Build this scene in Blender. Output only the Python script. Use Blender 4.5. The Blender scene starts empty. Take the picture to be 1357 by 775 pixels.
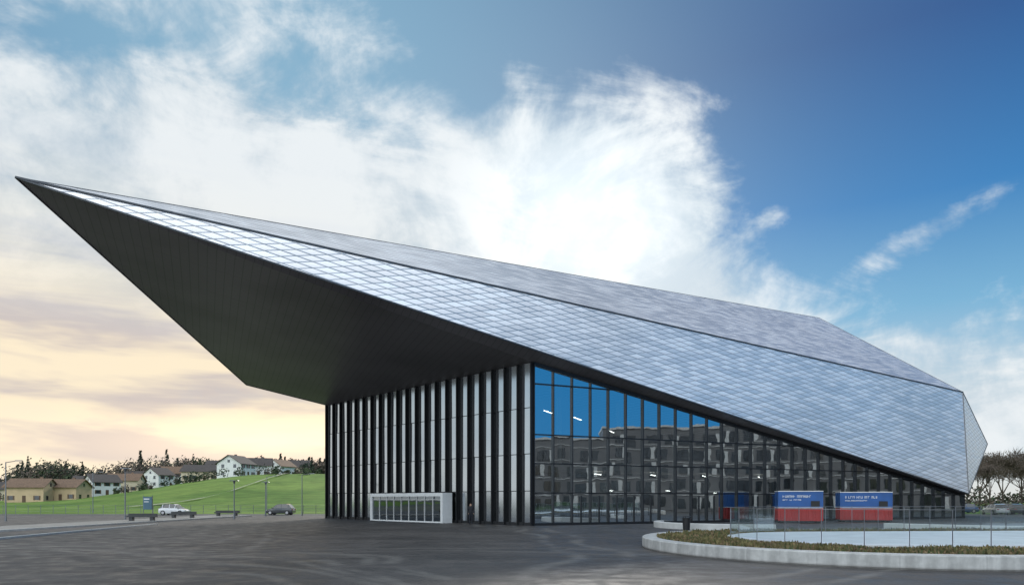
import bpy, bmesh, math, random
from mathutils import Vector, Matrix
random.seed(7)
rad = math.radians
scene = bpy.context.scene
COL = scene.collection

# ------------------------------------------------------------------ helpers
def link(o, parent=None):
    COL.objects.link(o)
    if parent is not None: o.parent = parent
    return o
def empty(name, loc=(0,0,0), rot=0):
    e = bpy.data.objects.new(name, None); e.empty_display_size = 0.5
    e.location = loc; e.rotation_euler = (0,0,rot); COL.objects.link(e); return e
def mesh_obj(name, verts, faces, mats=(), parent=None, fm=None, smooth=False):
    me = bpy.data.meshes.new(name)
    me.from_pydata([tuple(v) for v in verts], [], faces)
    for m in (mats if isinstance(mats,(list,tuple)) else [mats]): me.materials.append(m)
    if fm:
        for p,i in zip(me.polygons, fm): p.material_index = i
    if smooth:
        for p in me.polygons: p.use_smooth = True
    me.update()
    return link(bpy.data.objects.new(name, me), parent)
class MB:
    def __init__(s): s.v=[]; s.f=[]; s.m=[]
    def face(s, pts, m=0):
        n=len(s.v); s.v += [tuple(p) for p in pts]; s.f.append(tuple(range(n,n+len(pts)))); s.m.append(m)
    def hexa(s, b, t, m=0):
        n=len(s.v); k=len(b); s.v += [tuple(p) for p in b]+[tuple(p) for p in t]
        s.f.append(tuple(range(n+k-1,n-1,-1))); s.f.append(tuple(range(n+k,n+2*k))); s.m += [m,m]
        for i in range(k):
            j=(i+1)%k; s.f.append((n+i,n+j,n+k+j,n+k+i)); s.m.append(m)
    def box(s, c, d, m=0, rot=0.0):
        hx,hy,hz=d[0]/2,d[1]/2,d[2]/2; cr,sr=math.cos(rot),math.sin(rot)
        def P(x,y,z): return (c[0]+x*cr-y*sr, c[1]+x*sr+y*cr, c[2]+z)
        b=[P(-hx,-hy,-hz),P(hx,-hy,-hz),P(hx,hy,-hz),P(-hx,hy,-hz)]
        t=[P(-hx,-hy,hz),P(hx,-hy,hz),P(hx,hy,hz),P(-hx,hy,hz)]
        s.hexa(b,t,m)
    def tube(s, p, q, r1, r2, n=6, m=0):
        p=Vector(p); q=Vector(q); d=(q-p)
        if d.length<1e-6: return
        d.normalize(); a=d.orthogonal().normalized(); b=d.cross(a)
        B=[p+(a*math.cos(2*math.pi*i/n)+b*math.sin(2*math.pi*i/n))*r1 for i in range(n)]
        T=[q+(a*math.cos(2*math.pi*i/n)+b*math.sin(2*math.pi*i/n))*r2 for i in range(n)]
        s.hexa(B,T,m)
    def beam(s, p, q, side, up, w, h, m=0):
        p=Vector(p); q=Vector(q); side=Vector(side).normalized()*w/2; up=Vector(up).normalized()*h/2
        s.hexa([p-side-up,p+side-up,p+side+up,p-side+up],[q-side-up,q+side-up,q+side+up,q-side+up],m)
    def obj(s, name, mats, parent=None, smooth=False):
        return mesh_obj(name, s.v, s.f, mats, parent, s.m, smooth)

# ------------------------------------------------------------------ materials
def newmat(name):
    m=bpy.data.materials.new(name); m.use_nodes=True
    return m, m.node_tree.nodes, m.node_tree.links, m.node_tree.nodes['Principled BSDF']
def simple(name, col, rough=0.6, metal=0.0, var=0.12, scale=3.0, bump=0.0, spec=0.5):
    m,N,L,b=newmat(name)
    tc=N.new('ShaderNodeTexCoord'); no=N.new('ShaderNodeTexNoise'); no.inputs['Scale'].default_value=scale; no.inputs['Detail'].default_value=3
    L.new(tc.outputs['Object'],no.inputs['Vector'])
    mr=N.new('ShaderNodeMapRange'); mr.inputs[1].default_value=.3; mr.inputs[2].default_value=.7
    mr.inputs[3].default_value=1-var; mr.inputs[4].default_value=1+var
    L.new(no.outputs[0],mr.inputs[0])
    mx=N.new('ShaderNodeVectorMath'); mx.operation='SCALE'; mx.inputs[0].default_value=col
    L.new(mr.outputs[0],mx.inputs['Scale']); L.new(mx.outputs[0],b.inputs['Base Color'])
    b.inputs['Roughness'].default_value=rough; b.inputs['Metallic'].default_value=metal
    b.inputs['Specular IOR Level'].default_value=spec
    if bump:
        bp=N.new('ShaderNodeBump'); bp.inputs['Strength'].default_value=bump; bp.inputs['Distance'].default_value=.02
        L.new(no.outputs[0],bp.inputs['Height']); L.new(bp.outputs[0],b.inputs['Normal'])
    return m
class NG:
    def __init__(s,nt): s.N=nt.nodes; s.L=nt.links
    def set(s,sock,v):
        if isinstance(v,bpy.types.NodeSocket): s.L.new(v,sock)
        else: sock.default_value=v
    def m(s,op,a,b=0.0,c=0.0,clamp=False):
        n=s.N.new('ShaderNodeMath'); n.operation=op; n.use_clamp=clamp
        s.set(n.inputs[0],a); s.set(n.inputs[1],b); s.set(n.inputs[2],c); return n.outputs[0]
    def v(s,op,a,b=(0,0,0)):
        n=s.N.new('ShaderNodeVectorMath'); n.operation=op; s.set(n.inputs[0],a)
        if op=='SCALE': s.set(n.inputs['Scale'],b)
        elif op not in('LENGTH','NORMALIZE'): s.set(n.inputs[1],b)
        return n.outputs['Value'] if op in('LENGTH','DOT_PRODUCT') else n.outputs[0]
    def smooth(s,x,lo,hi,a=0.0,b=1.0):
        n=s.N.new('ShaderNodeMapRange'); n.interpolation_type='SMOOTHSTEP'
        s.set(n.inputs[0],x); n.inputs[1].default_value=lo; n.inputs[2].default_value=hi; n.inputs[3].default_value=a; n.inputs[4].default_value=b
        return n.outputs[0]
    def noise(s,vec,scale,detail=6,rough=.55,dist=0.0):
        n=s.N.new('ShaderNodeTexNoise'); s.L.new(vec,n.inputs['Vector']); n.inputs['Scale'].default_value=scale
        n.inputs['Detail'].default_value=detail; n.inputs['Roughness'].default_value=rough; n.inputs['Distortion'].default_value=dist
        return n.outputs[0]
    def mix(s,f,a,b):
        n=s.N.new('ShaderNodeMix'); n.data_type='RGBA'; s.set(n.inputs[0],f)
        s.set(n.inputs[6],a if not isinstance(a,tuple) else (*a,1)); s.set(n.inputs[7],b if not isinstance(b,tuple) else (*b,1)); return n.outputs[2]
    def sep(s,v):
        n=s.N.new('ShaderNodeSeparateXYZ'); s.L.new(v,n.inputs[0]); return n.outputs
    def comb(s,x,y,z=0.0):
        n=s.N.new('ShaderNodeCombineXYZ'); s.set(n.inputs[0],x); s.set(n.inputs[1],y); s.set(n.inputs[2],z); return n.outputs[0]
    def ramp(s,x,stops):
        n=s.N.new('ShaderNodeValToRGB'); s.set(n.inputs[0],x); e=n.color_ramp.elements
        while len(e)<len(stops): e.new(.5)
        for el,(p,c) in zip(e,stops): el.position=p; el.color=(*c,1)
        return n.outputs[0]

# shingled aluminium roof: elongated lapped rhombic sheets
def roof_material():
    m,N,L,b=newmat('aluminium_shingles'); g=NG(m.node_tree)
    uv=N.new('ShaderNodeUVMap').outputs[0]; s=g.sep(uv)
    Lw,H=2.0,0.46
    ua=g.m('DIVIDE',s[0],Lw); va=g.m('DIVIDE',s[1],H)
    a=g.m('ADD',ua,va); c=g.m('SUBTRACT',ua,va)
    fa=g.m('FRACT',a); fc=g.m('FRACT',c)
    la=g.smooth(fa,0.0,0.20,1,0); lc=g.smooth(fc,0.84,1.0,0,.7)
    line=g.m('MAXIMUM',la,lc)
    wn=N.new('ShaderNodeTexWhiteNoise'); wn.noise_dimensions='2D'
    L.new(g.comb(g.m('FLOOR',a),g.m('FLOOR',c)),wn.inputs['Vector']); r=wn.outputs['Value']
    tone=g.smooth(r,0,1,.86,1.08)
    lap=g.m('ADD',g.m('MULTIPLY',g.m('SUBTRACT',fa,fc),.10),1.0)
    tone=g.m('MULTIPLY',tone,lap)
    big=g.noise(uv,.06,2); tone=g.m('MULTIPLY',tone,g.smooth(big,.3,.7,.93,1.05))
    tone=g.m('MULTIPLY',tone,g.m('SUBTRACT',1.0,g.m('MULTIPLY',line,.60)))
    L.new(g.v('SCALE',(.93,.885,.87),tone),b.inputs['Base Color'])
    b.inputs['Metallic'].default_value=.6
    L.new(g.smooth(r,0,1,.30,.44),b.inputs['Roughness'])
    bp=N.new('ShaderNodeBump'); bp.inputs['Strength'].default_value=.6; bp.inputs['Distance'].default_value=.03
    h=g.m('SUBTRACT',g.m('MULTIPLY',g.m('SUBTRACT',fa,fc),.8),g.m('MULTIPLY',line,.7))
    L.new(h,bp.inputs['Height']); L.new(bp.outputs[0],b.inputs['Normal'])
    return m
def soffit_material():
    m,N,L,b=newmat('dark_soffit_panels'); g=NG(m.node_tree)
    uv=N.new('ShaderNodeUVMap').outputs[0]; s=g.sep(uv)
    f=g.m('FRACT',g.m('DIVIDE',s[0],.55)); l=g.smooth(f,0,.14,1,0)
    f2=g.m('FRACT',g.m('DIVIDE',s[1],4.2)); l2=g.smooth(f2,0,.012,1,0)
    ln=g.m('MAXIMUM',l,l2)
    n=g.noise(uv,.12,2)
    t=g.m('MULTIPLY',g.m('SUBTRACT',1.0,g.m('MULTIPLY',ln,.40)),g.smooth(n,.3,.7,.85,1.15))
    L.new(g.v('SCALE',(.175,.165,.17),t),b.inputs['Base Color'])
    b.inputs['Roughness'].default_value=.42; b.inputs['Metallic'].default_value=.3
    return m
def glass_material(name, refl=.5, tint=(.16,.2,.22), gcol=(.82,.9,.95), fres=.35):
    m,N,L,b=newmat(name); N.remove(b); g=NG(m.node_tree); out=[n for n in N if n.type=='OUTPUT_MATERIAL'][0]
    tc=N.new('ShaderNodeTexCoord').outputs['Object']
    bp=N.new('ShaderNodeBump'); bp.inputs['Strength'].default_value=.04; bp.inputs['Distance'].default_value=.05
    L.new(g.noise(tc,.9,1),bp.inputs['Height'])
    gl=N.new('ShaderNodeBsdfGlossy'); gl.inputs['Roughness'].default_value=.012; gl.inputs['Color'].default_value=(*gcol,1); L.new(bp.outputs[0],gl.inputs['Normal'])
    tr=N.new('ShaderNodeBsdfTransparent'); tr.inputs['Color'].default_value=(*tint,1)
    lw=N.new('ShaderNodeLayerWeight'); lw.inputs[0].default_value=.35
    fac=g.m('ADD',refl,g.m('MULTIPLY',lw.outputs['Fresnel'],fres),clamp=True)
    mx=N.new('ShaderNodeMixShader'); L.new(fac,mx.inputs[0]); L.new(tr.outputs[0],mx.inputs[1]); L.new(gl.outputs[0],mx.inputs[2]); L.new(mx.outputs[0],out.inputs[0])
    return m

M_roof=roof_material(); M_soff=soffit_material()
M_glassR=glass_material('coated_glass_blue',.55,tint=(.38,.44,.46),gcol=(.85,.94,1.0))
M_glassL=glass_material('dark_glass',.10,(.10,.12,.13),fres=.15)
M_clear=glass_material('clear_glass',.04,(.86,.91,.91),fres=.25)
M_panel=simple('mirror_panel',(.62,.65,.68),.10,.95,.06,.4)
M_frame=simple('dark_anodised_frame',(.022,.023,.026),.4,.4,.1)
M_gutter=simple('gutter_metal',(.09,.092,.098),.4,.6,.1)
M_white=simple('white_paint',(.74,.75,.75),.4,0,.04)
M_int=simple('interior_plaster',(.42,.40,.37),.7,0,.1,.4)
M_intdark=simple('interior_dark',(.10,.10,.10),.6,0,.15,.4)
M_conc=simple('pale_concrete',(.50,.50,.49),.75,0,.10,2.2,.15)
M_concd=simple('dark_concrete',(.07,.07,.07),.8,0,.15,2,.2)
M_black=simple('black_metal',(.02,.02,.022),.45,.3,.1)
M_steel=simple('galvanised_steel',(.22,.23,.25),.4,.8,.1)

# ------------------------------------------------------------------ world / sky
SUN_EL, SUN_AZ = 24.0, 5.0
world=bpy.data.worlds.new("World"); scene.world=world; world.use_nodes=True
nt=world.node_tree; g=NG(nt); N=nt.nodes; L=nt.links
bg=N['Background']
sky=N.new('ShaderNodeTexSky'); sky.sky_type='NISHITA'; sky.sun_disc=False
sky.sun_elevation=rad(SUN_EL); sky.sun_rotation=rad(SUN_AZ); sky.air_density=1.0; sky.dust_density=.6; sky.ozone_density=2.5
d=N.new('ShaderNodeTexCoord').outputs['Generated']
s=g.sep(d); Z=g.m('MAXIMUM',s[2],0.0)
def cdir(u,v): return Vector(((u-678.5)/905,1,(662-v)/905)).normalized()
def blobd(c,rx,rz,w=1.0,roll=0.0,p=1.0):
    df=g.v('SUBTRACT',d,tuple(c)); q=g.sep(df)
    cr,sr=math.cos(roll),math.sin(roll)
    X=g.m('ADD',g.m('MULTIPLY',q[0],cr),g.m('MULTIPLY',q[2],sr))
    Y=g.m('SUBTRACT',g.m('MULTIPLY',q[2],cr),g.m('MULTIPLY',q[0],sr))
    k=960.0
    vec=g.comb(g.m('MULTIPLY',X,k/rx),g.m('MULTIPLY',Y,k/rz),g.m('MULTIPLY',q[1],.63*k/max(rx,rz)))
    l2=g.v('DOT_PRODUCT',vec,vec)
    if p!=1.0: l2=g.m('POWER',l2,p)
    return g.m('MULTIPLY',g.m('EXPONENT',g.m('MULTIPLY',l2,-1.0)),w)
def blob(u,v,*a,**k): return blobd(cdir(u,v),*a,**k)
def add(*a):
    r=a[0]
    for x in a[1:]: r=g.m('ADD',r,x)
    return r
base=g.ramp(Z,[(0.0,(.72,.76,.78)),(.13,(.50,.66,.76)),(.24,(.17,.44,.67)),(.36,(.018,.20,.51)),(.52,(.003,.065,.26)),(1,(.004,.04,.16))])
pale=blob(330,90,480,380,.92)
base=g.mix(pale,base,(.27,.50,.66))
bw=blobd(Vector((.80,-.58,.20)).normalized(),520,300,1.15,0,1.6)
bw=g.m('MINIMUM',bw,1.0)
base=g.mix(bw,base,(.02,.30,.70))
base=g.mix(.12,base,g.v('SCALE',sky.outputs[0],.09))
mp=N.new('ShaderNodeMapping'); mp.inputs['Rotation'].default_value=(0,rad(-38),0); mp.inputs['Scale'].default_value=(1.0,1.0,2.5); L.new(d,mp.inputs[0])
wis=g.noise(mp.outputs[0],4.2,6,.62,.7)
bil=g.noise(g.v('ADD',d,(3.1,1.7,.4)),6.4,6,.62,.25)
hor=N.new('ShaderNodeMapping'); hor.inputs['Scale'].default_value=(1,1,6.5); L.new(d,hor.inputs[0])
ban=g.noise(hor.outputs[0],3.4,4,.55,.3)
S_main=add(blob(795,325,210,165,1.12,0,2.2),blob(520,350,330,150,.55,0,1.4))
S_left=add(blob(230,120,340,170,.47,.2),blob(60,430,560,210,.95),blob(900,500,480,100,.75))
S_right=add(blob(1300,262,110,26,.68,.45),blob(1026,286,22,15,.42,.6),blob(1300,560,420,75,.5),blob(1180,335,180,34,.16,.25))
back=g.m('SUBTRACT',g.smooth(g.m('MULTIPLY',s[1],-1.0),-.1,.35,0,.85),g.m('MULTIPLY',bw,.95))  # cloud added behind the camera, out of view, to brighten roof and ground
zen=g.smooth(s[2],.62,.85,0,.7)  # unseen haze overhead, added to make the upper roof facet lighter and warmer
clear=blob(1180,110,330,200,.35)
dens=g.m('SUBTRACT',add(S_main,S_left,S_right,back,zen),clear)
nz=g.m('ADD',g.m('MULTIPLY',g.m('SUBTRACT',wis,.5),1.6),g.m('MULTIPLY',g.m('SUBTRACT',bil,.5),1.5))
mask=g.smooth(g.m('ADD',dens,nz),.26,.92)
shade=g.smooth(g.m('ADD',g.m('MULTIPLY',bil,.6),g.m('MULTIPLY',wis,.4)),.40,.60)
ccol=g.mix(shade,(.50,.61,.70),(.84,.89,.92))
glow=add(blob(760,290,120,95,.40),blob(860,380,230,120,.15))
ccol=g.v('ADD',ccol,g.v('SCALE',(1,.98,.93),glow))
ccol=g.v('SCALE',ccol,g.smooth(g.m('MULTIPLY',s[1],-1.0),.0,.5,1.0,2.7))  # the added cloud behind the camera is boosted to act as fill light
warm=add(blob(250,560,520,150,.9),blob(-300,560,500,200,.75))
warm=g.m('MINIMUM',warm,1.0)
bandf=g.smooth(ban,.38,.60)
wcol=g.mix(bandf,(.64,.57,.54),(1.0,.86,.64))
wcol=g.v('ADD',wcol,g.v('SCALE',(1,.66,.30),add(blob(385,588,190,34,.55),blob(120,600,260,40,.12))))
ccol=g.mix(warm,ccol,wcol)
mask=g.m('MAXIMUM',mask,g.m('MULTIPLY',warm,.95))
fin=g.mix(mask,base,ccol)
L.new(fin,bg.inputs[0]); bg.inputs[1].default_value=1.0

sun=bpy.data.lights.new('sun','SUN'); sun.energy=2.0; sun.angle=rad(8); sun.color=(1,.93,.82)
so=bpy.data.objects.new('sun',sun); COL.objects.link(so)
sd=Vector((math.sin(rad(SUN_AZ))*math.cos(rad(SUN_EL)),math.cos(rad(SUN_AZ))*math.cos(rad(SUN_EL)),math.sin(rad(SUN_EL))))
so.rotation_euler=sd.to_track_quat('Z','Y').to_euler(); so.location=(20,200,90)

# ------------------------------------------------------------------ camera
cam=bpy.data.cameras.new('camera'); co=bpy.data.objects.new('camera',cam); COL.objects.link(co)
co.location=(0,0,2.0); co.rotation_euler=(rad(90),0,0)
cam.lens=24.0; cam.sensor_width=36; cam.shift_y=(662-387.5)/1357; cam.clip_end=6000; cam.clip_start=.1
scene.camera=co
scene.view_settings.view_transform='Standard'; scene.view_settings.look='None'; scene.view_settings.exposure=0

# ------------------------------------------------------------------ ground
def asphalt_material():
    m,N,L,b=newmat('asphalt'); g=NG(m.node_tree)
    tc=N.new('ShaderNodeTexCoord').outputs['Object']; s=g.sep(tc)
    fine=g.noise(tc,30,2,.7); mid=g.noise(tc,1.1,4,.65); big=g.noise(tc,.10,3,.55,.6)
    t=g.smooth(big,.32,.68,.72,1.3); t=g.m('MULTIPLY',t,g.smooth(mid,.3,.7,.82,1.2)); t=g.m('MULTIPLY',t,g.smooth(fine,.3,.7,.55,1.45))
    wv=N.new('ShaderNodeTexNoise'); L.new(tc,wv.inputs['Vector']); wv.inputs['Scale'].default_value=.09; wv.inputs['Detail'].default_value=1
    tw=g.v('ADD',tc,g.v('SCALE',g.v('SUBTRACT',wv.outputs['Color'],(.5,.5,.5)),7.0)); tw=g.v('MULTIPLY',tw,(1,1,0))
    arcs=None
    for (cx,cy,R,w,k) in [(-22,6,22,.16,.8),(-22,6,23.7,.16,.7),(24,46,38,.14,.7),(24,46,39.7,.14,.65),(-3,66,39,.16,.6),(-3,66,40.8,.16,.5),(33,-8,36,.14,.8),(33,-8,37.7,.14,.75),(-60,30,62,.2,.8),(-60,30,63.9,.2,.75),(-40,-20,50,.15,.6),(-40,-20,51.7,.15,.6)]:
        dist=g.v('LENGTH',g.v('SUBTRACT',tw,(cx,cy,0)))
        f=g.smooth(g.m('ABSOLUTE',g.m('SUBTRACT',dist,R)),0,w*2.6,k,0)
        arcs=f if arcs is None else g.m('MAXIMUM',arcs,f)
    br=g.smooth(g.noise(tc,.35,3,.65),.34,.58)
    arcs=g.m('MULTIPLY',arcs,br)
    col=g.v('SCALE',(.058,.052,.049),t)
    col=g.mix(arcs,col,(.15,.138,.125))
    col=g.mix(g.smooth(g.noise(g.v('MULTIPLY',tc,(.25,1.1,1)),.5,4,.6,.5),.48,.75,0,.5),col,(.12,.108,.098))
    col=g.mix(g.smooth(g.noise(tc,.28,2,.5),.58,.64,0,.4),col,(.030,.028,.027))
    L.new(col,b.inputs['Base Color'])
    L.new(g.smooth(mid,.3,.7,.42,.72),b.inputs['Roughness']); b.inputs['Specular IOR Level'].default_value=.4
    bp=N.new('ShaderNodeBump'); bp.inputs['Strength'].default_value=.45; bp.inputs['Distance'].default_value=.012
    L.new(fine,bp.inputs['Height']); L.new(bp.outputs[0],b.inputs['Normal'])
    return m
M_asph=asphalt_material()
def grass_material():
    m,N,L,b=newmat('meadow_grass'); g=NG(m.node_tree)
    tc=N.new('ShaderNodeTexCoord').outputs['Object']
    a=g.noise(tc,.035,4,.6,.5); c=g.noise(g.v('MULTIPLY',tc,(1,3,1)),.25,5,.7)
    col=g.mix(g.smooth(a,.35,.65),(.075,.15,.024),(.15,.23,.045))
    col=g.v('SCALE',col,g.smooth(c,.25,.75,.6,1.35))
    L.new(col,b.inputs['Base Color']); b.inputs['Roughness'].default_value=.85; b.inputs['Specular IOR Level'].default_value=.1
    return m
M_grass=grass_material()
M_earth=simple('far_ground',(.07,.075,.05),.9,0,.3,.02)
mesh_obj('ground',[(-4000,-1500,-.02),(4000,-1500,-.02),(4000,5000,-.02),(-4000,5000,-.02)],[(0,1,2,3)],[M_earth])
mesh_obj('plaza_pavement',[(-75,-60,0),(140,-60,0),(140,122,0),(-75,87,0)],[(0,1,2,3)],[M_asph])
M_road=simple('road_asphalt',(.05,.05,.052),.7,0,.2,.8,.2)
mesh_obj('road',[(-330,87.02,.004),(-18,87.02,.004),(-18,97,.004),(-330,97,.004)],[(0,1,2,3)],[M_road])
q=MB()
for i in range(40):
    x=-300+i*7; q.face([(x,91.95,.008),(x+3,91.95,.008),(x+3,92.07,.008),(x,92.07,.008)])
q.obj('road_marking',[M_white])
def sst(t): t=max(0,min(1,t)); return t*t*(3-2*t)
def hill_z(x,y):
    r=x/max(y,1.0)
    H=1.6+9.6*sst((r+.70)/.36)
    t=sst((y-99)/150.0)
    z=H*t + max(0,y-249)*.018*sst((r+.72)/.3)
    z+=.25*math.sin(x*.05)*math.sin(y*.04)*t
    if r>.05: z*=1-sst((r-.05)/.4)
    return z
gv=[];gf=[]
xs=[-520+ i*12 for i in range(72)]; ys=[97+ (j**1.45)*3.2 for j in range(44)]
for y in ys:
    for x in xs: gv.append((x,y,hill_z(x,y)+.03*sst((y-97)/3)+.004))
nx=len(xs)
for j in range(len(ys)-1):
    for i in range(nx-1): gf.append((j*nx+i,j*nx+i+1,(j+1)*nx+i+1,(j+1)*nx+i))
mesh_obj('grass_hill',gv,gf,[M_grass],smooth=True)
M_path=simple('gravel_path',(.38,.35,.29),.9,0,.15,.5)
ctrl=[(-.56,128),(-.50,136),(-.45,147),(-.41,162),(-.375,182),(-.345,205),(-.325,230)]
pv=[];pf=[]
pts=[]
for (a,b2) in zip(ctrl,ctrl[1:]):
    for k in range(8):
        t=k/8; r=a[0]+(b2[0]-a[0])*t; y=a[1]+(b2[1]-a[1])*t; pts.append((r*y,y))
for i,(x,y) in enumerate(pts):
    for o in(-2.0,2.0):
        yy=y+o; pv.append((x,yy,hill_z(x,yy)+.35))
for i in range(len(pts)-1): pf.append((2*i,2*i+2,2*i+3,2*i+1))
mesh_obj('gravel_path',pv,pf,[M_path])

# ------------------------------------------------------------------ convention hall
hall=empty('convention_center')
T=Vector((-27.5,37.8,19.84)); Mx=Vector((1.62,51.5,13.27)); B0=Vector((49.5,74.0,2.66))
R1=Vector((51.5,78.0,14.3)); P=Vector((42.7,95.0,27.3)); E=Vector((59.2,85.0,8.95)); K=Vector((60,112,10))
U1=Vector((-28.0,72,14.1)); U3=Vector((-15,101,13.2))
G0=Vector((1.68,53.2,12.7)); G1=Vector((-20.3,75.4,12.4)); W1=Vector((49.7,75.2,2.62)); WB=Vector((54,108,9.5)); WC=Vector((-11,98,12.9))
tt=(Mx.x-T.x)/(B0.x-T.x); Mx=T.lerp(B0,tt)
def facet(name,pts,mat,flip=False,along=None):
    pts=[Vector(p) for p in pts]
    n=(pts[1]-pts[0]).cross(pts[2]-pts[0]).normalized()
    if along is None:
        u=Vector((0,0,1)).cross(n)
        u=u.normalized() if u.length>.05 else Vector((1,0,0))
    else: u=(along-n*along.dot(n)).normalized()
    w=n.cross(u)
    o=mesh_obj(name,pts,[tuple(range(len(pts)))],[mat],hall)
    uvl=o.data.uv_layers.new(name='UVMap')
    for li,vi in enumerate(o.data.polygons[0].vertices):
        q=pts[vi]-T; uvl.data[li].uv=(q.dot(u),q.dot(w))
    return o
facet('roof_eave_facet',[T,B0,R1],M_roof)
facet('roof_top_facet',[T,R1,P],M_roof)
facet('roof_rear_facet',[T,P,U3],M_roof)
facet('roof_rear_left_facet',[T,U3,U1],M_roof)
facet('roof_end_facet',[B0,E,R1],M_roof)
facet('roof_end_upper_facet',[R1,E,P],M_roof)
facet('roof_end_rear_facet',[E,K,P],M_roof)
facet('roof_back_facet',[P,K,U3],M_roof)
sa=Vector((1,.45,0))
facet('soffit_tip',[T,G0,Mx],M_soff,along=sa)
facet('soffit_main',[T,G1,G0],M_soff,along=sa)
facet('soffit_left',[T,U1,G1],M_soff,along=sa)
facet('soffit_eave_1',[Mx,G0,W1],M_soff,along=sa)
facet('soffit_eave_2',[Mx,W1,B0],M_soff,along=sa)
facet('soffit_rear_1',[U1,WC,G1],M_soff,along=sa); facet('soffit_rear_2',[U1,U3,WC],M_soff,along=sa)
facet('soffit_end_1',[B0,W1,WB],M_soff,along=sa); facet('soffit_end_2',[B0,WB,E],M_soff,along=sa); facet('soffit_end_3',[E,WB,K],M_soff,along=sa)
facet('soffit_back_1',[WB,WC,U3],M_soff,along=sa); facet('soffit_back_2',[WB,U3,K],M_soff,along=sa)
mb=MB()
def trim(p,q,w,h,t0=0.0,t1=1.0,lift=(0,0,0)):
    p=Vector(p);q=Vector(q);dd=(q-p); a=p+dd*t0+Vector(lift); b2=p+dd*t1+Vector(lift)
    side=dd.cross(Vector((0,0,1))); up=side.cross(dd); mb.beam(a,b2,side,up,w,h)
trim(T,R1,.16,.10,0,1); trim(T,B0,.08,.10); trim(B0,R1,.10,.10); trim(T,P,.06,.05); trim(P,R1,.06,.06); trim(T,U1,.08,.08); trim(R1,E,.08,.08); trim(E,B0,.08,.08); trim(U1,G1,.08,.08)
mb.obj('roof_trims',[M_gutter],hall)

# right-hand glazed wing -------------------------------------------------
dR=Vector((W1.x-G0.x,W1.y-G0.y,0)); LR=dR.length; dR.normalize(); nR=Vector((dR.y,-dR.x,0))
def topR(t): return G0.z+(W1.z-G0.z)*t/LR
nmod=31; mod=LR/nmod
levels=[0,2.55,4.85,7.1,11.05]
glass=MB(); fr=MB()
base0=Vector((G0.x,G0.y,0))
for i in range(nmod):
    t0=i*mod; t1=(i+1)*mod
    for k,z0 in enumerate(levels):
        z1=levels[k+1] if k+1<len(levels) else 99
        a0=min(z1,topR(t0)); a1=min(z1,topR(t1))
        if a0<=z0+.02 and a1<=z0+.02: continue
        a1=max(a1,z0+.001)
        j=[random.uniform(-.010,.010) for _ in range(3)]
        p=[base0+dR*t0+Vector((0,0,z0)),base0+dR*t1+Vector((0,0,z0)),base0+dR*t1+Vector((0,0,a1)),base0+dR*t0+Vector((0,0,a0))]
        p=[p[0],p[1]+nR*j[0],p[2]+nR*(j[0]+j[1]),p[3]+nR*j[1]]
        glass.face(p)
for i in range(nmod+1):
    t0=i*mod; h=topR(t0)
    c=base0+dR*t0+nR*.06
    fr.box((c.x,c.y,h/2),(.08,.24,h),0,math.atan2(dR.y,dR.x))
for z in levels[1:]:
    tend=(G0.z-z)/(G0.z-W1.z)*LR
    if tend>0:
        a=base0+dR*0+nR*.03+Vector((0,0,z)); b2=base0+dR*min(tend,LR)+nR*.03+Vector((0,0,z))
        fr.beam(a,b2,nR,(0,0,1),.14,.09)
fr.beam(base0+nR*.05+Vector((0,0,.1)),base0+dR*LR+nR*.05+Vector((0,0,.1)),nR,(0,0,1),.2,.2)
fr.beam(G0+nR*.07-Vector((0,0,.12)),Vector((W1.x,W1.y,W1.z-.12))+nR*.07,nR,(0,0,1),.24,.26)
for i in (2,3,4,5,6,9,10,13,14):
    t0=i*mod; a=base0+dR*(t0+mod/2)+nR*.035; fr.box((a.x,a.y,1.2),(.07,.12,2.3),0,math.atan2(dR.y,dR.x))
    for zz in (1.05,):
        for o in(-.12,.12):
            a2=base0+dR*(t0+mod/2+o)+nR*.14; fr.tube((a2.x,a2.y,zz-.35),(a2.x,a2.y,zz+.35),.02,.02,6)
glass.obj('glass_wall_main',[M_glassR],hall); fr.obj('mullions_main',[M_frame],hall)

# left-hand wing with tall panels -----------------------------------------
dL=Vector((G1.x-G0.x,G1.y-G0.y,0)); LL=dL.length; dL.normalize(); nL=Vector((dL.y*-1,dL.x,0)); 
if nL.dot(Vector((0,-1,0)))<0: nL=-nL
def topL(t): return G0.z+(G1.z-G0.z)*t/LL
nm=21; md=LL/nm; PW_=.80
gl2=MB(); fr2=MB(); pn=MB(); angL=math.atan2(dL.y,dL.x)
for i in range(nm):
    t0=i*md; t1=t0+md
    for z0,z1 in ((0,2.7),(2.7,5.6),(5.6,9.2),(9.2,99)):
        j=random.uniform(-.006,.006); j2=random.uniform(-.006,.006)
        a=base0+dL*t0; b2=base0+dL*t1
        gl2.face([a+Vector((0,0,z0)),b2+nL*j+Vector((0,0,z0)),b2+nL*(j+j2)+Vector((0,0,min(z1,topL(t1)))),a+nL*j2+Vector((0,0,min(z1,topL(t0))))])
        w0=t0+.09; w1=t0+.09+PW_; zb=z0+.03; zt=min(z1-.03,topL(w1)-.02)
        e=random.uniform(-.012,.012); e2=random.uniform(-.018,.018)
        pA=base0+dL*w0+nL*.16; pB=base0+dL*w1+nL*(.16+e)
        q=[pA+Vector((0,0,zb)),pB+Vector((0,0,zb)),pB-nL*.05+Vector((0,0,zb)),pA-nL*.05+Vector((0,0,zb))]
        qt=[x+nL*e2+Vector((0,0,zt-zb)) for x in q]
        mid=t0+md/2
        if not(8.6<mid<21.2 and z0==0): pn.hexa(q,qt)
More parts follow.
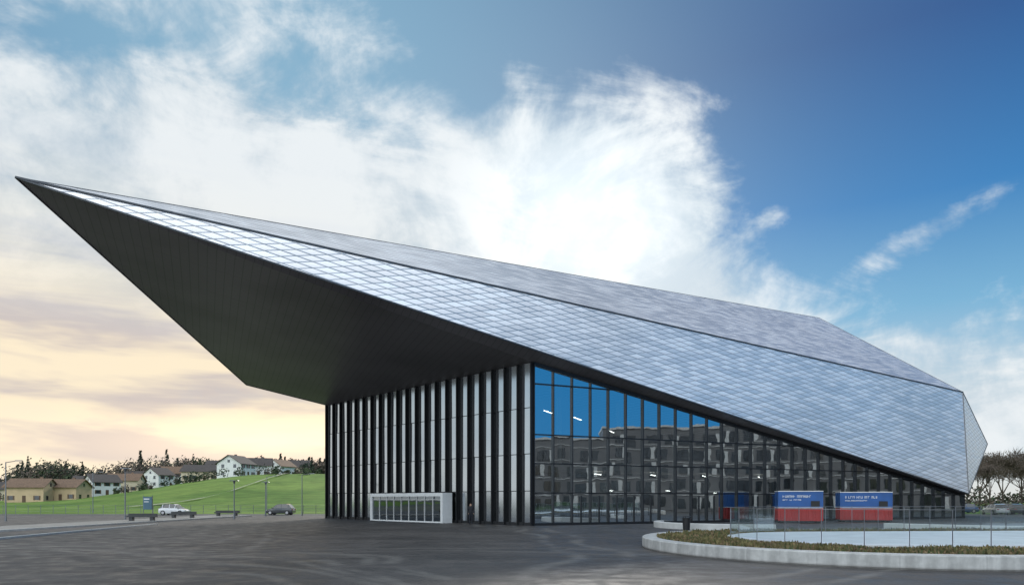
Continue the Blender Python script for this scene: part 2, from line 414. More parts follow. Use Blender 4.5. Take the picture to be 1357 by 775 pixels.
for i in range(nm+1):
    t0=i*md; h=topL(t0); c=base0+dL*(t0+.0)+nL*.14
    fr2.box((c.x,c.y,h/2),(.10,.44,h),0,angL)
    if i<nm:
        c=base0+dL*(t0+.09+PW_+.06)+nL*.11; h=topL(t0+1); fr2.box((c.x,c.y,h/2-.01),(.08,.32,h-.02),0,angL)
for z in (2.7,5.6,9.2):
    fr2.beam(base0+nL*.04+Vector((0,0,z)),base0+dL*LL+nL*.04+Vector((0,0,z)),nL,(0,0,1),.12,.09)
fr2.beam(base0+nL*.08+Vector((0,0,.12)),base0+dL*LL+nL*.08+Vector((0,0,.12)),nL,(0,0,1),.3,.24)
gl2.obj('glass_wall_side',[M_glassL],hall); fr2.obj('mullions_side',[M_frame],hall); pn.obj('reflective_panels',[M_panel],hall)

# other walls, interior
w=MB()
def wall(a,b2,za,zb,m=0): w.face([(a[0],a[1],0),(b2[0],b2[1],0),(b2[0],b2[1],zb),(a[0],a[1],za)],m)
wall(W1,WB,W1.z,WB.z); wall(WB,WC,WB.z,WC.z); wall(WC,G1,WC.z,G1.z)
w.obj('rear_walls',[simple('grey_render',(.35,.35,.34),.7)],hall)
it=MB()
def off(t,dist,z): 
    q=base0+dR*t-nR*dist; return (q.x,q.y,z)
def offL(t,dist,z):
    q=base0+dL*t-nL*dist; return (q.x,q.y,z)
it.hexa([off(3,3,4.55),off(LR-12,3,4.55),off(LR-12,14,4.55),off(6,14,4.55)],[off(3,3,4.95),off(LR-12,3,4.95),off(LR-12,14,4.95),off(6,14,4.95)],0)
it.face([off(4,9,0),off(LR-1,9,0),off(LR-1,9,2.4),off(4,9,11.5)],1)
it.face([offL(4,9,0),offL(LL-1,9,0),offL(LL-1,9,11.5),offL(4,9,11.5)],1)
it.face([off(0,0.05,.01),off(LR,0.05,.01),(WB.x,WB.y,.01),(WC.x,WC.y,.01),(G1.x,G1.y,.01)],0)
for t in range(4,46,6): 
    q=off(t,3.2,0); it.tube(q,(q[0],q[1],max(1,topR(t)-.3)),.22,.22,10,0)
it.obj('interior',[M_int,M_intdark],hall)
M_lamp,N2,L2,b=newmat('luminaire'); b.inputs['Emission Color'].default_value=(1,.96,.88,1); b.inputs['Emission Strength'].default_value=12; b.inputs['Base Color'].default_value=(.8,.8,.8,1)
lm=MB()
for (t,dd,z) in [(3,4,9.6),(6.5,5,9.3),(10,5,8.3),(8,4,4.3),(14,4,4.3),(20,4,4.3),(27,4,4.3),(12,8,2.9),(18,7,2.9),(24,7,2.7)]:
    a=off(t,dd,z); b3=off(t+1.6,dd+1.5,z+.0); lm.beam(a,b3,(0,0,1),(1,0,0),.06,.1)
lm.obj('ceiling_lights',[M_lamp],hall)

# ------------------------------------------------------------------ entrance vestibule
ves=empty('entrance_vestibule')
vb=MB(); vg=MB(); vf=MB()
t0,t1,pr,hv=9.38,20.6,1.5,2.62
def vp(t,p,z): q=base0+dL*t+nL*p; return Vector((q.x,q.y,z))
fw=.30
vb.hexa([vp(t0,.42,hv-fw),vp(t1,.42,hv-fw),vp(t1,pr,hv-fw),vp(t0,pr,hv-fw)],[vp(t0,.42,hv),vp(t1,.42,hv),vp(t1,pr,hv),vp(t0,pr,hv)])
for a,b2 in((t0,t0+fw),(t1-fw,t1)):
    vb.hexa([vp(a,.42,0),vp(b2,.42,0),vp(b2,pr,0),vp(a,pr,0)],[vp(a,.42,hv-fw-.003),vp(b2,.42,hv-fw-.003),vp(b2,pr,hv-fw-.003),vp(a,pr,hv-fw-.003)])
vb.hexa([vp(t0+fw,pr-.2,0),vp(t1-fw,pr-.2,0),vp(t1-fw,pr-.05,0),vp(t0+fw,pr-.05,0)],[vp(t0+fw,pr-.2,.12),vp(t1-fw,pr-.2,.12),vp(t1-fw,pr-.05,.12),vp(t0+fw,pr-.05,.12)])
nn=9
for i in range(nn+1):
    t=t0+fw+(t1-t0-2*fw)*i/nn
    c=vp(t,pr-.12,1.2); vf.box((c.x,c.y,(hv-fw+.12)/2),(.09,.1,hv-fw-.12),0,angL)
    if i<nn:
        tn=t0+fw+(t1-t0-2*fw)*(i+1)/nn
        vg.face([vp(t,pr-.13,.12),vp(tn,pr-.13,.12),vp(tn,pr-.13,hv-fw),vp(t,pr-.13,hv-fw)])
a=vp(t0+fw,pr-.12,2.02); b2=vp(t1-fw,pr-.12,2.02); vf.beam(a,b2,nL,(0,0,1),.06,.06)
vb.obj('white_frame',[M_white],ves); vf.obj('door_frames',[simple('pale_frame',(.5,.5,.5),.4)],ves); vg.obj('door_glass',[glass_material('door_glass',.16,(.25,.28,.28),fres=.15)],ves)

# ------------------------------------------------------------------ raised planter terrace
C1=Vector((14.5,28,0)); C2=Vector((46,31,0))
def outline(r,n=64):
    ax=(C2-C1).normalized(); ang=math.atan2(ax.y,ax.x); pts=[]
    for i in range(n+1):
        a=ang+math.pi/2+math.pi*i/n; pts.append((C1.x+r*math.cos(a),C1.y+r*math.sin(a)))
    for i in range(1,24):
        t=i/24; a=ang-math.pi/2; q=C1.lerp(C2,t); pts.append((q.x+r*math.cos(a),q.y+r*math.sin(a)))
    for i in range(n+1):
        a=ang-math.pi/2+math.pi*i/n; pts.append((C2.x+r*math.cos(a),C2.y+r*math.sin(a)))
    for i in range(1,24):
        t=i/24; a=ang+math.pi/2; q=C2.lerp(C1,t); pts.append((q.x+r*math.cos(a),q.y+r*math.sin(a)))
    return pts
def ring(name,prof,mat,parent):
    rings=[[(x,y,z) for x,y in outline(r)] for r,z in prof]
    n=len(rings[0]); v=[p for R in rings for p in R]; f=[]
    for k in range(len(rings)-1):
        for i in range(n):
            j=(i+1)%n; f.append((k*n+i,k*n+j,(k+1)*n+j,(k+1)*n+i))
    return mesh_obj(name,v,f,[mat],parent)
ter=empty('raised_planter')
def kerb_mat():
    m,N,L,b=newmat('precast_kerb'); g=NG(m.node_tree); tc=N.new('ShaderNodeTexCoord').outputs['Object']
    s=g.sep(tc); n=g.noise(tc,3,5,.65); ang=g.m('ARCTAN2',g.m('SUBTRACT',s[1],C1.y),g.m('SUBTRACT',s[0],C1.x))
    fr=g.m('FRACT',g.m('MULTIPLY',ang,4.1)); j=g.smooth(fr,0,.008,1,0)
    st=g.noise(g.v('MULTIPLY',tc,(2,2,.3)),1.5,4,.6)
    t=g.m('MULTIPLY',g.smooth(n,.3,.7,.84,1.10),g.smooth(st,.35,.65,.82,1.10))
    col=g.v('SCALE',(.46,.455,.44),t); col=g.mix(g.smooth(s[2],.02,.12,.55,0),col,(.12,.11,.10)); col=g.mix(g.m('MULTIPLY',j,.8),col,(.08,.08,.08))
    L.new(col,b.inputs['Base Color']); b.inputs['Roughness'].default_value=.8
    bp=N.new('ShaderNodeBump'); bp.inputs['Strength'].default_value=.2; bp.inputs['Distance'].default_value=.01; L.new(n,bp.inputs['Height']); L.new(bp.outputs[0],b.inputs['Normal'])
    return m
M_kerb=kerb_mat()
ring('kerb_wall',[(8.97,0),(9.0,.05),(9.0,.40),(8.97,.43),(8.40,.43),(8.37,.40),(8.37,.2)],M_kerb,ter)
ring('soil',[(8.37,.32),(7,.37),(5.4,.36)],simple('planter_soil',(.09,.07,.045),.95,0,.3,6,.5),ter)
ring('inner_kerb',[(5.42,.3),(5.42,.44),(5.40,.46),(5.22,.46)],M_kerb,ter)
M_pale=simple('pale_terrace_paving',(.60,.63,.66),.6,0,.10,1.2)
ip=outline(5.22); mesh_obj('terrace_floor',[(x,y,.46) for x,y in ip],[tuple(range(len(ip)))],[M_pale],ter)
M_pl1=simple('plant_olive',(.14,.12,.045),.8,0,.4,1.5); M_pl2=simple('plant_brown',(.20,.14,.075),.85,0,.4,1.5); M_pl3=simple('plant_green',(.065,.085,.03),.8,0,.3,1.5)
pl=MB()
axv=(C2-C1); 
def in_ring(x,y):
    q=Vector((x,y,0))-C1; t=max(0,min(1,q.dot(axv)/axv.length_squared)); return (Vector((x,y,0))-(C1+axv*t)).length
cnt=0
while cnt<17000:
    x=random.uniform(5.3,42); y=random.uniform(18.5,41)
    if x>.80*y+3: continue
    if y>31 and random.random()<.5: continue
    r=in_ring(x,y)
    if not(5.48<r<8.33): continue
    cl=math.sin(x*2.1+math.sin(y*1.7))*math.sin(y*2.6+x*.7)
    if cl<-.55 and random.random()<.7: continue
    cnt+=1
    h=random.uniform(.03,.12)*(1+.5*cl); a=random.uniform(0,6.28); wd=random.uniform(.02,.055)
    dx,dy=math.cos(a)*wd,math.sin(a)*wd; lx,ly=random.uniform(-.08,.08),random.uniform(-.08,.08)
    m=0 if cl>.1 else (1 if random.random()<.6 else 2)
    if random.random()<.35: m=random.randint(0,2)
    pl.face([(x-dx,y-dy,.35),(x+dx,y+dy,.35),(x+dx*.6+lx,y+dy*.6+ly,.37+h),(x-dx*.3+lx,y-dy*.3+ly,.39+h*1.1)],m)
pl.obj('groundcover_plants',[M_pl1,M_pl2,M_pl3])
bal=empty('glass_balustrade'); bp_=MB(); bgm=MB(); o=outline(5.32,24)
pts=[Vector((x,y,0)) for x,y in o]
tot=0; seg=[]
for i in range(len(pts)):
    seg.append((tot,pts[i],pts[(i+1)%len(pts)])); tot+=(pts[(i+1)%len(pts)]-pts[i]).length
npost=int(tot/1.35)
def at(sv):
    sv%=tot
    for (a,p,q) in reversed(seg):
        if sv>=a: 
            l=(q-p).length; return p.lerp(q,(sv-a)/l if l else 0)
for i in range(npost):
    p=at(i*tot/npost); q=at((i+1)*tot/npost)
    bp_.box((p.x,p.y,.46+.6),(.022,.03,1.2))
    dd=(q-p).normalized()
    a=p+dd*.04; b2=q-dd*.04
    bgm.face([(a.x,a.y,.52),(b2.x,b2.y,.52),(b2.x,b2.y,1.62),(a.x,a.y,1.62)])
    bp_.beam((p.x,p.y,1.675),(q.x,q.y,1.675),(-dd.y,dd.x,0),(0,0,1),.03,.018)
bp_.obj('posts_and_rail',[M_steel],bal); bgm.obj('glass_panes',[M_clear],bal)

def arc_wall(name,cx,cy,R,a0,a1,wd,z,mat):
    v=[];f=[];n=28
    prof=[(R,0),(R,z-.03),(R-.03,z),(R-wd+.03,z),(R-wd,z-.03),(R-wd,0)]
    for i in range(n+1):
        a=a0+(a1-a0)*i/n
        for r,zz in prof: v.append((cx+r*math.cos(a),cy+r*math.sin(a),zz))
    k=len(prof)
    for i in range(n):
        for j in range(k-1): f.append((i*k+j,i*k+j+1,(i+1)*k+j+1,(i+1)*k+j))
    f.append(tuple(range(k))); f.append(tuple(range(n*k,n*k+k)))
    return mesh_obj(name,v,f,[mat])
arc_wall('curved_seat_wall',16.5,50,6.0,rad(150),rad(275),.5,.42,M_conc)
arc_wall('curved_seat_wall',34,50,9.0,rad(200),rad(300),.5,.42,M_conc)

# ------------------------------------------------------------------ containers (site kiosks)
M_blue=simple('blue_paint',(.012,.085,.29),.4,0,.15,1); M_red=simple('red_paint',(.42,.03,.03),.45,0,.15,1)
def kiosk(x,y,rot,lx,ly,h):
    e=empty('ticket_container',(x,y,0),rot); b=MB()
    z0=.18
    zu=z0+.46*(h-z0)
    b.box((0,0,(z0+zu)/2-.02),(lx-.1,ly-.1,zu-z0-.04),1)
    b.box((0,0,(zu+h)/2),(lx-.02,ly-.02,h-zu),0)
    b.box((0,0,h+.03),(lx+.08,ly+.08,.06),2)
    b.box((0,0,zu-.02),(lx+.03,ly+.03,.05),2)
    b.box((0,0,z0-.02),(lx,ly,.1),3)
    for sx in(-1,1):
        for sy in(-1,1):
            b.box((sx*(lx/2-.04),sy*(ly/2-.04),(zu+h)/2+.01),(.12,.12,h-zu-.05),0 )
            b.box((sx*(lx/2-.04),sy*(ly/2-.04),(z0+zu)/2),(.12,.12,zu-z0-.08),1 )
            b.box((sx*(lx/2-.3),sy*(ly/2-.3),.07),(.25,.25,.14),3)
    n=int(lx/.28)
    for i in range(n):
        xx=-lx/2+.25+i*(lx-.5)/(n-1)
        b.box((xx,-ly/2-.0,z0+.23*(h-z0)),(.07,.06,.36*(h-z0)),1)
    n=int(ly/.28)
    for i in range(n):
        yy=-ly/2+.2+i*(ly-.4)/(n-1)
        for sx in(-1,1): b.box((sx*(lx/2),yy,z0+.23*(h-z0)),(.06,.07,.36*(h-z0)),1)
    for (row,hh,xe) in ((h-.42,.2,.22),(h-.72,.1,.05)):
        random.seed(int(x*10)+int(hh*100)); xx=-lx*.40
        while xx<lx*xe:
            wl=random.uniform(.05,.13)
            b.box((xx,-ly/2-.012,row),(.03,.02,hh),2); b.box((xx+wl*.5,-ly/2-.012,row+hh*.5*random.choice([-1,0,1])*.8),(wl,.02,.03),2)
            if random.random()<.6: b.box((xx+wl,-ly/2-.014,row),(.03,.02,hh),2)
            xx+=wl+.07+(.12 if random.random()<.2 else 0)
    b.box((lx*.33,-ly/2-.02,zu+.02+.3),(.7,.04,.5),3)
    b.obj('shell',[M_blue,M_red,M_white,M_black],e)
kiosk(25.0,59.6,rad(-14),3.55,2.3,2.72); kiosk(31.9,62.0,rad(-16),4.2,2.3,2.66)

lb=MB(); bx,by=11.5,45
lb.tube((bx,by,0),(bx,by,.78),.22,.27,14); lb.tube((bx,by,.78),(bx,by,.83),.30,.30,14); lb.tube((bx,by,.9),(bx,by,.95),.30,.24,14)
for k in range(3): 
    a=k*2.09; lb.tube((bx+.25*math.cos(a),by+.25*math.sin(a),.8),(bx+.25*math.cos(a),by+.25*math.sin(a),.93),.02,.02,5)
lb.obj('litter_bin',[M_black])

# ------------------------------------------------------------------ left side pavement, blocks, lamps
M_side=simple('sidewalk_concrete',(.24,.23,.215),.8,0,.2,.8,.2)
b=MB(); b.hexa([(-37,36,0),(-32.3,36,0),(-32.3,84,0),(-37,84,0)],[(-37,36,.12),(-32.3,36,.12),(-32.3,84,.12),(-37,84,.12)]); b.obj('sidewalk',[M_side])
b=MB()
for i in range(48):
    y=36+i; b.box((-32.13,y+.5,.065),(.3,.985,.13)); 
b.obj('kerb_stones',[M_conc])
b=MB()
for i in range(40): 
    t=i/40; x=-25.5-3.2*t; y=30+25*t; b.box((x,y+.3,.05),(.28,.61,.10),0,math.atan2(25,-3.2)-math.pi/2)
b.obj('kerb_stones',[M_conc])
for (x,y,l,r) in [(-33.6,62,2.5,.1),(-34.7,72,2.6,.05),(-33.4,80,2.8,0)]:
    e=empty('concrete_bench',(x,y,.12),r); q=MB()
    q.box((0,0,.40),(l,.55,.14)); q.box((-l*.36,0,.165),(.3,.45,.33)); q.box((l*.36,0,.165),(.3,.45,.33)); q.box((0,.2,.56),(l,.12,.18)); q.obj('bench_body',[M_concd],e)
def street_lamp(x,y,h,head='disc',z=0):
    e=empty('street_lamp',(x,y,z)); q=MB()
    q.tube((0,0,0),(0,0,.5),.10,.09,8); q.tube((0,0,.5),(0,0,h),.065,.045,8)
    if head=='disc':
        q.tube((0,0,h),(0,0,h+.06),.5,.45,16); q.tube((0,0,h-.28),(0,0,h),.08,.14,10)
    else:
        q.tube((0,0,h-.05),(1.0,0,h+.12),.035,.03,6); q.box((1.25,0,h+.13),(.6,.22,.08))
    q.obj('pole_and_head',[M_steel],e)
street_lamp(-37.4,66,5.0,'disc'); street_lamp(-48.2,65,5.6,'arm'); street_lamp(-30.5,84.5,4.2,'disc'); street_lamp(-26.6,86.5,5.2,'arm'); street_lamp(-62,101,6,'arm'); street_lamp(-24,97.5,3.8,'disc')
street_lamp(-37,103,5.5,'arm'); street_lamp(-29.3,72,4.0,'disc')
e=empty('information_sign',(-40,75,0)); q=MB(); q.tube((-.5,0,0),(-.5,0,2.5),.04,.04,6); q.tube((.5,0,0),(.5,0,2.5),.04,.04,6); q.obj('posts',[M_steel],e)
q=MB(); q.box((0,-.06,1.65),(.95,.05,1.4),0); q.box((-.1,-.09,2.1),(.6,.015,.12),1); q.box((-.12,-.09,1.8),(.5,.015,.08),1); q.obj('panel',[simple('sign_blue',(.06,.13,.18),.4),M_white],e)
e=empty('wire_fence'); q=MB()
for i in range(60):
    x=-120+i*1.8*1.0; q.tube((x,98.2,0),(x,98.2,1.25),.035,.035,5)
for z in(.35,.75,1.2): q.tube((-120,98.2,z),(-13.8,98.2,z),.012,.012,4)
q.obj('posts_and_wires',[M_steel],e)

# ------------------------------------------------------------------ cars
M_tyre=simple('tyre_rubber',(.02,.02,.02),.85); M_rim=simple('rim_alloy',(.4,.4,.42),.35,.8); M_cg=simple('car_glass',(.015,.018,.02),.06,0,.05,1,0,1.0)
M_lrd=simple('tail_lamp',(.35,.01,.01),.3); M_lwh=simple('head_lamp',(.6,.6,.6),.2)
def paint(n,c): 
    m=simple(n,c,.28,.2,.03); m.node_tree.nodes['Principled BSDF'].inputs['Coat Weight'].default_value=.8; return m
def car(x,y,rot,mat,z=0,Ls=4.2):
    e=empty('parked_car',(x,y,z),rot); q=MB(); k=Ls/4.2
    st=[(-2.1,.34,.60,.70,.62),(-2.02,.24,.86,.82,.74),(-1.5,.2,.93,.87,.80),(-.5,.19,.92,.88,.82),(.6,.19,.91,.88,.82),(1.2,.2,.84,.87,.78),(1.85,.23,.70,.82,.70),(2.08,.30,.55,.68,.60)]
    secs=[[(x0*k,-w1*.97,zl),(x0*k,-w1,zl+.15),(x0*k,-w1,(zl+zh)/2+.08),(x0*k,-w2,zh),(x0*k,w2,zh),(x0*k,w1,(zl+zh)/2+.08),(x0*k,w1,zl+.15),(x0*k,w1*.97,zl)] for x0,zl,zh,w1,w2 in st]
    for a,b2 in zip(secs,secs[1:]):
        for i in range(8): q.face([a[i],b2[i],b2[(i+1)%8],a[(i+1)%8]],0)
    q.face(secs[0],0); q.face(secs[-1][::-1],0)
    cab=[(-1.95,.90,.76),(-1.45,1.40,.60),(-1.0,1.47,.58),(.1,1.45,.58),(.45,1.36,.6),(1.15,.86,.74)]
    low=[(-1.95,.90),(-1.45,.92),(-1.0,.92),(.1,.91),(.45,.91),(1.15,.86)]
    for i in range(len(cab)-1):
        a,b2=cab[i],cab[i+1]; la,lb2=low[i],low[i+1]
        roof = i in(1,2,3)
        q.face([(a[0]*k,-a[2],a[1]),(b2[0]*k,-b2[2],b2[1]),(b2[0]*k,b2[2],b2[1]),(a[0]*k,a[2],a[1])],0 if roof else 1)
        for sg in(-1,1):
            q.face([(la[0]*k,sg*.79,la[1]),(lb2[0]*k,sg*.79,lb2[1]),(b2[0]*k,sg*b2[2],b2[1]-.02),(a[0]*k,sg*a[2],a[1]-.02)],1)
    for px in(-1.42,-.35,.5):
        for sg in(-1,1): q.beam((px*k,sg*.80,.9),(px*k,sg*.605,1.42 if px<.3 else 1.33),(1,0,0),(0,1,0),.07,.03,0)
    for px in(-1.3,1.3):
        for sg in(-1,1):
            q.tube((px*k,sg*.68,.31),(px*k,sg*.90,.31),.32,.31,18,2); q.tube((px*k,sg*.9,.31),(px*k,sg*.915,.31),.19,.18,12,3)
    for sg in(-1,1):
        q.box((-2.05*k,sg*.6,.72),(.1,.26,.16),4); q.box((1.98*k,sg*.58,.6),(.16,.28,.11),5); q.box((.95*k,sg*.94,.95),(.12,.16,.1),0)
    q.obj('car_body',[mat,M_cg,M_tyre,M_rim,M_lrd,M_lwh],e)
PW=paint('paint_silver',(.55,.56,.57)); PD=paint('paint_dark',(.03,.035,.04)); PB=paint('paint_blue',(.03,.06,.13)); PR=paint('paint_grey',(.2,.2,.21))
car(-45.0,91,0,PW,.004,3.6); car(-31.0,91.5,math.pi,PD,.004,3.6)
car(66.5,94,rad(80),PW); car(69.6,95,rad(80),PD); car(73,96,rad(82),PR); car(68.5,104,rad(170),PB); car(76.5,106,rad(175),PW); car(62,97,rad(80),PD)

# ------------------------------------------------------------------ houses
M_tileD=simple('roof_tiles_dark',(.085,.070,.063),.8,0,.25,2,.2); M_tileB=simple('roof_tiles_brown',(.20,.125,.08),.8,0,.25,2,.2)
M_wallW=simple('white_render',(.74,.73,.70),.8,0,.06,.5); M_wallC=simple('cream_render',(.60,.50,.36),.8,0,.08,.5); M_wallT=simple('tan_render',(.58,.42,.25),.8,0,.1,.5)
M_win=simple('window_glass',(.03,.035,.04),.12,0,.05,1,0,.9); M_shut=simple('wood_shutter',(.12,.07,.04),.7)
def house(x,y,w,dp,h,rh,rot,wm,rm,name='gable_house',dz=-.6):
    e=empty(name,(x,y,hill_z(x,y)+dz),rot); h+=-dz
    q=MB(); hx,hy=w/2,dp/2
    q.hexa([(-hx,-hy,0),(hx,-hy,0),(hx,hy,0),(-hx,hy,0)],[(-hx,-hy,h),(hx,-hy,h),(hx,hy,h),(-hx,hy,h)])
    q.face([(-hx,-hy,h),(-hx,0,h+rh),(-hx,hy,h)]); q.face([(hx,-hy,h),(hx,hy,h),(hx,0,h+rh)])
    q.obj('walls',[wm],e)
    r=MB(); o=.6; s=rh/hy
    for sg in(-1,1):
        r.hexa([(-hx-o,sg*(hy+o),h-o*s+.02),(hx+o,sg*(hy+o),h-o*s+.02),(hx+o,0,h+rh+.02),(-hx-o,0,h+rh+.02)],[(-hx-o,sg*(hy+o),h-o*s+.24),(hx+o,sg*(hy+o),h-o*s+.24),(hx+o,0,h+rh+.24),(-hx-o,0,h+rh+.24)])
    r.box((hx*.4,hy*.3,h+rh),(.7,.7,1.5)); r.obj('roof',[rm],e)
    wn=MB(); nw=max(2,int(w/3)); st=max(1,int((h+.3)/2.8))
    for k in range(st):
        for i in range(nw):
            xx=-hx+w*(i+.5)/nw; zz=-dz+1.4+k*2.7
            if zz+.7>h: continue
            if k==0 and i==nw//2: wn.box((xx,-hy-.02,zz-.35),(1.0,.08,2.1),1); continue
            wn.box((xx,-hy-.01,zz),(1.2,.08,1.3),0); wn.box((xx-.8,-hy-.03,zz),(.4,.06,1.35),1); wn.box((xx+.8,-hy-.03,zz),(.4,.06,1.35),1)
        for i in range(max(1,int(dp/3.5))):
            yy=-hy+dp*(i+.5)/max(1,int(dp/3.5)); zz=-dz+1.4+k*2.7
            if zz+.7>h: continue
            for sg in(-1,1): wn.box((sg*(hx+.01),yy,zz),(.08,1.2,1.3),0)
    for sg in(-1,1): wn.box((sg*(hx+.01),0,h+rh*.3),(.08,1.0,1.0),0)
    wn.obj('windows_and_door',[M_win,M_shut],e)
def H(u,d_,*a,**k): house((u-678.5)/905*d_,d_,*a,**k)
H(42,215,11,9,4.8,2.5,.15,M_wallT,M_tileB); H(84,222,13,9,4.4,2.4,.05,M_wallT,M_tileB)
H(135,245,9,9,4.9,2.6,.9,M_wallW,M_tileD); H(165,265,12,9,4.6,2.5,.2,M_wallC,M_tileB); H(210,285,8,9,5.2,2.8,1.2,M_wallW,M_tileD)
H(234,300,12,9,5.2,2.8,.2,M_wallW,M_tileB); H(270,270,14,9,3.8,2.5,.1,M_wallC,M_tileD); H(313,255,9,10,5,3.0,1.35,M_wallW,M_tileD); H(338,268,12,9,4.4,2.8,.3,M_wallW,M_tileD)
H(372,284,9,8,4.3,2.6,1.2,M_wallW,M_tileB); H(300,308,16,9,5.4,3,.1,M_wallC,M_tileD); H(188,310,12,9,5.6,3,.1,M_wallW,M_tileD); H(120,295,12,9,6,3,.3,M_wallT,M_tileD); H(10,260,12,9,4.5,2.6,.3,M_wallC,M_tileD)
H(395,320,11,8,4.8,3,.1,M_wallC,M_tileD)

# ------------------------------------------------------------------ trees
M_leafD=simple('conifer_needles',(.032,.048,.028),.9,0,.4,.3); M_leafB=simple('bare_twig_brown',(.13,.10,.078),.9,0,.4,.3); M_leafG=simple('foliage_green',(.06,.078,.036),.9,0,.4,.3); M_bark=simple('bark',(.09,.068,.052),.9,0,.3,3)
def leafq(q,c,sz,m):
    a=Vector((random.gauss(0,1),random.gauss(0,1),random.gauss(0,1))).normalized(); b2=a.orthogonal().normalized(); c2=a.cross(b2); c=Vector(c)
    q.face([c-b2*sz,c-c2*sz*.5,c+b2*sz,c+c2*sz*.6],m)
mass=MB(); random.seed(21)
for i in range(230):
    u=random.uniform(-40,432); dd=random.uniform(312,370)
    x=(u-678.5)/905*dd; z=hill_z(x,dd)-1
    big=math.exp(-((u-185)/85)**2); h=random.uniform(7.5,11)+9*big*random.uniform(.3,1)+ (6 if 20<u<95 else 0)
    if u<120: h+=3
    if random.random()<.2:
        mass.tube((x,dd,z),(x,dd,z+h*1.1),.25,.05,5,3)
        for k in range(150):
            t=random.random()**1.2; r=(1-t)*h*.2*random.uniform(.2,1.05); a=random.uniform(0,6.28)
            leafq(mass,(x+r*math.cos(a),dd+r*math.sin(a),z+h*.1+t*h),random.uniform(.45,.95),0)
    else:
        mass.tube((x,dd,z),(x,dd,z+h*.6),.3,.12,5,3); m=random.choice([1,0,2,1])
        R=h*random.uniform(.3,.40)
        for k in range(210):
            v=Vector((random.gauss(0,1),random.gauss(0,1),random.gauss(0,1))).normalized()
            v*=R*random.uniform(.35,1.0)*(1+.25*math.sin(5*v.x+i)*math.sin(4*v.z+i))
            leafq(mass,(x+v.x,dd+v.y,z+h*.62+v.z*1.05),random.uniform(.35,.8),m)
for i in range(110):
    u=random.uniform(-20,428); dd=random.uniform(215,305); x=(u-678.5)/905*dd; z=hill_z(x,dd); h=random.uniform(1.2,4.0); m=random.choice([0,1,2,2])
    for k in range(60):
        v=Vector((random.gauss(0,1),random.gauss(0,1),random.gauss(0,1))).normalized()*random.uniform(.5,1); leafq(mass,(x+v.x*h*.6,dd+v.y*h*.5,z+h*.45+v.z*h*.5),.4,m)
mass.obj('distant_trees',[M_leafD,M_leafB,M_leafG,M_bark])

def bare_tree_mesh(seed,h):
    random.seed(seed); q=MB()
    def grow(p,dr,l,r,dep):
        e=p+dr*l
        q.tube(p,e,r,r*.66,5 if dep<2 else 3,0)
        if dep>=4:
            for k in range(12):
                dv=(dr+Vector((random.gauss(0,.7),random.gauss(0,.7),random.gauss(.1,.5)))).normalized(); s=dv.orthogonal().normalized()*.03
                ee=e+dv*random.uniform(.6,1.7); q.face([e-s,e+s,ee+s*.3,ee-s*.3],1)
                leafq(q,e.lerp(ee,.7),.13,1)
            return
        for k in range(3+ (dep==0)):
            sp=.40+.07*dep
            dv=(dr+Vector((random.gauss(0,sp),random.gauss(0,sp),random.uniform(-.05,.3)))).normalized()
            grow(e,dv,l*random.uniform(.66,.86),r*.60,dep+1)
    grow(Vector((0,0,-.1)),Vector((0,0,1)),h*.24,h*.017,0)
    me=bpy.data.meshes.new('bare_tree_mesh'); me.from_pydata(q.v,[],q.f); me.materials.append(M_bark); me.materials.append(M_leafB)
    for p,i in zip(me.polygons,q.m): p.material_index=i
    return me
tms=[bare_tree_mesh(s,11) for s in(3,8,15)]
random.seed(5)
for (x,y,sc) in [(84,120,.9),(92,128,1.05),(99,131,1.0),(107,136,1.1),(90,142,1.15),(100,146,1.2),(112,150,1.2),(118,150,1.1),(122,160,1.3),(96,112,.85),(86,133,.95),(128,165,1.3),(105,122,.95),(110,165,1.3),(97,160,1.25),(133,172,1.3)]:
    o=bpy.data.objects.new('bare_tree',random.choice(tms)); o.location=(x,y,0); o.scale=(sc,sc,sc*random.uniform(1.0,1.15)); o.rotation_euler=(0,0,random.uniform(0,6)); COL.objects.link(o)
hd=MB()
for i in range(8000):
    x=random.uniform(60,170); y=112+ (x-60)*.55+random.uniform(-2,2); z=random.uniform(0,3.4+1.4*math.sin(x*.6)*math.sin(x*.23)); leafq(hd,(x,y,z),random.uniform(.15,.4),random.choice([0,1,2,1]))
hd.obj('hedge',[M_leafD,M_leafB,M_leafG])

# ------------------------------------------------------------------ apartment block across the square (mirrored in the glass)
ab=empty('apartment_building'); A=Vector((45,-30,0)); Bq=Vector((126,84,0)); da=(Bq-A).normalized(); La=(Bq-A).length; na=Vector((-da.y,da.x,0))
def ap(t,p,z): q=A+da*t+na*p; return Vector((q.x,q.y,z))
q=MB()
for (ta,tb,hh) in ((0,52,14.0),(52.01,96,16.2),(96.01,La,18.0)):
    q.hexa([ap(ta,0,0),ap(tb,0,0),ap(tb,-14,0),ap(ta,-14,0)],[ap(ta,0,hh),ap(tb,0,hh),ap(tb,-14,hh),ap(ta,-14,hh)],0)
    q.hexa([ap(ta-.2,.25,hh),ap(tb+.2,.25,hh),ap(tb+.2,-14.2,hh),ap(ta-.2,-14.2,hh)],[ap(ta-.2,.25,hh+.4),ap(tb+.2,.25,hh+.4),ap(tb+.2,-14.2,hh+.4),ap(ta-.2,-14.2,hh+.4)],3)
random.seed(11); aa=math.atan2(da.y,da.x)
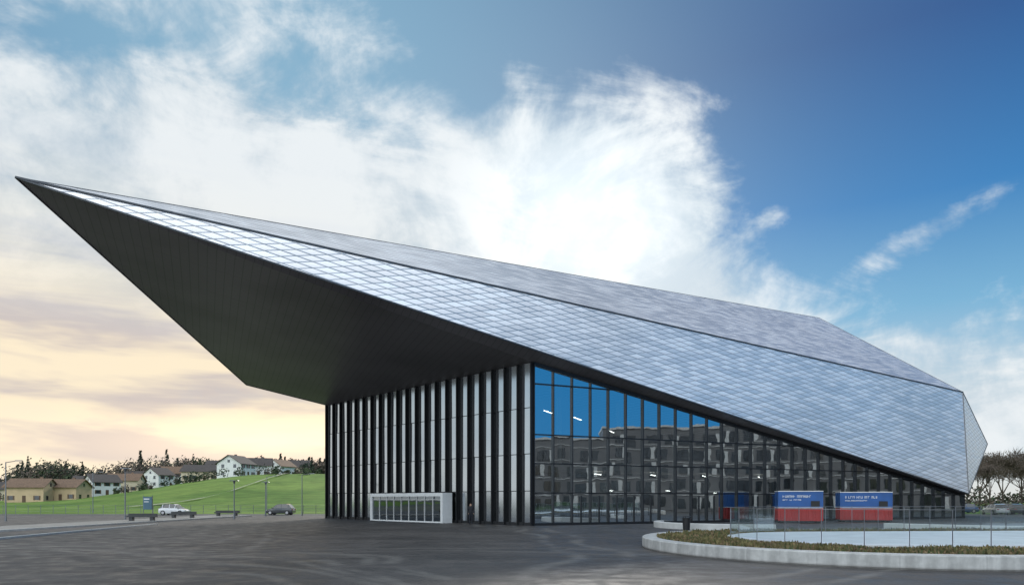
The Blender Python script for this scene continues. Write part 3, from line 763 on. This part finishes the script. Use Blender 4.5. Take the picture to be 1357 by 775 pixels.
for fl in range(5):
    z=1.7+fl*3.05
    if fl<4: q.beam(ap(0,.08,z+1.6),ap(La,.08,z+1.6),na,(0,0,1),.16,.12,3)
    t=1.2
    while t<La-2:
        wd=random.choice([1.3,1.3,2.2])
        if fl==4 and t<53: t+=2; continue
        c=ap(t+wd/2,.03,z); q.box(c,(wd,.1,2.0),2,aa)
        c=ap(t+wd/2,.07,z); q.box(c,(.07,.1,2.0),1,aa)
        if random.random()<.45:
            c=ap(t+wd+.45,.10,z); q.box(c,(.75,.12,2.3),3,aa)
        t+=wd+random.choice([1.1,1.5,1.9])
q.obj('facade',[simple('grey_cladding',(.15,.15,.155),.6,0,.15,.3),M_frame,M_win,simple('pale_panel',(.55,.55,.54),.6)],ab)

# ------------------------------------------------------------------ person by the side entrance
def person(x,y,rot,coat):
    e=empty('standing_person',(x,y,0),rot)
    J={'pel':(0,0,.95,.14),'waist':(0,0,1.1,.13),'chest':(0,0,1.33,.16),'neck':(0,0,1.49,.065),'head0':(0,-.01,1.58,.09),'head1':(0,-.015,1.70,.095),
       'sl':(-.19,0,1.42,.07),'el':(-.25,.02,1.15,.05),'wl':(-.24,-.08,.92,.038),'hl':(-.235,-.11,.84,.035),
       'sr':(.19,0,1.42,.07),'er':(.25,.02,1.15,.05),'wr':(.24,-.08,.92,.038),'hr':(.235,-.11,.84,.035),
       'hipl':(-.10,0,.88,.10),'kl':(-.11,-.02,.48,.065),'al':(-.11,.02,.09,.045),'fl':(-.12,-.13,.04,.04),
       'hipr':(.10,0,.88,.10),'kr':(.11,.0,.48,.065),'ar':(.11,.05,.09,.045),'fr':(.13,-.10,.04,.04)}
    keys=list(J); ed=[('pel','waist'),('waist','chest'),('chest','neck'),('neck','head0'),('head0','head1'),('chest','sl'),('sl','el'),('el','wl'),('wl','hl'),('chest','sr'),('sr','er'),('er','wr'),('wr','hr'),('pel','hipl'),('hipl','kl'),('kl','al'),('al','fl'),('pel','hipr'),('hipr','kr'),('kr','ar'),('ar','fr')]
    me=bpy.data.meshes.new('body'); me.from_pydata([J[k][:3] for k in keys],[(keys.index(a),keys.index(b)) for a,b in ed],[])
    o=bpy.data.objects.new('body',me); link(o,e); md_=o.modifiers.new('skin','SKIN'); o.modifiers.new('s','SUBSURF').levels=2
    o.modifiers['s'].render_levels=2
    for i,k in enumerate(keys):
        r=J[k][3]; me.skin_vertices[0].data[i].radius=(r,r)
    me.skin_vertices[0].data[0].use_root=True
    dg=bpy.context.evaluated_depsgraph_get(); em=bpy.data.meshes.new_from_object(o.evaluated_get(dg)); o.modifiers.clear(); o.data=em
    em.materials.clear()
    for m in (coat,simple('trousers',(.02,.022,.03),.9),simple('skin',(.45,.28,.2),.6),simple('hair',(.03,.02,.015),.8)): em.materials.append(m)
    for p in em.polygons:
        c=p.center; p.use_smooth=True
        p.material_index=1 if c.z<.86 and abs(c.x)<.2 else (3 if c.z>1.62 and c.y>-.05 or c.z>1.73 else (2 if c.z>1.5 or (abs(c.x)>.2 and c.z<.9) else 0))
person(-3.4,56,rad(30),simple('dark_coat',(.025,.025,.03),.9))
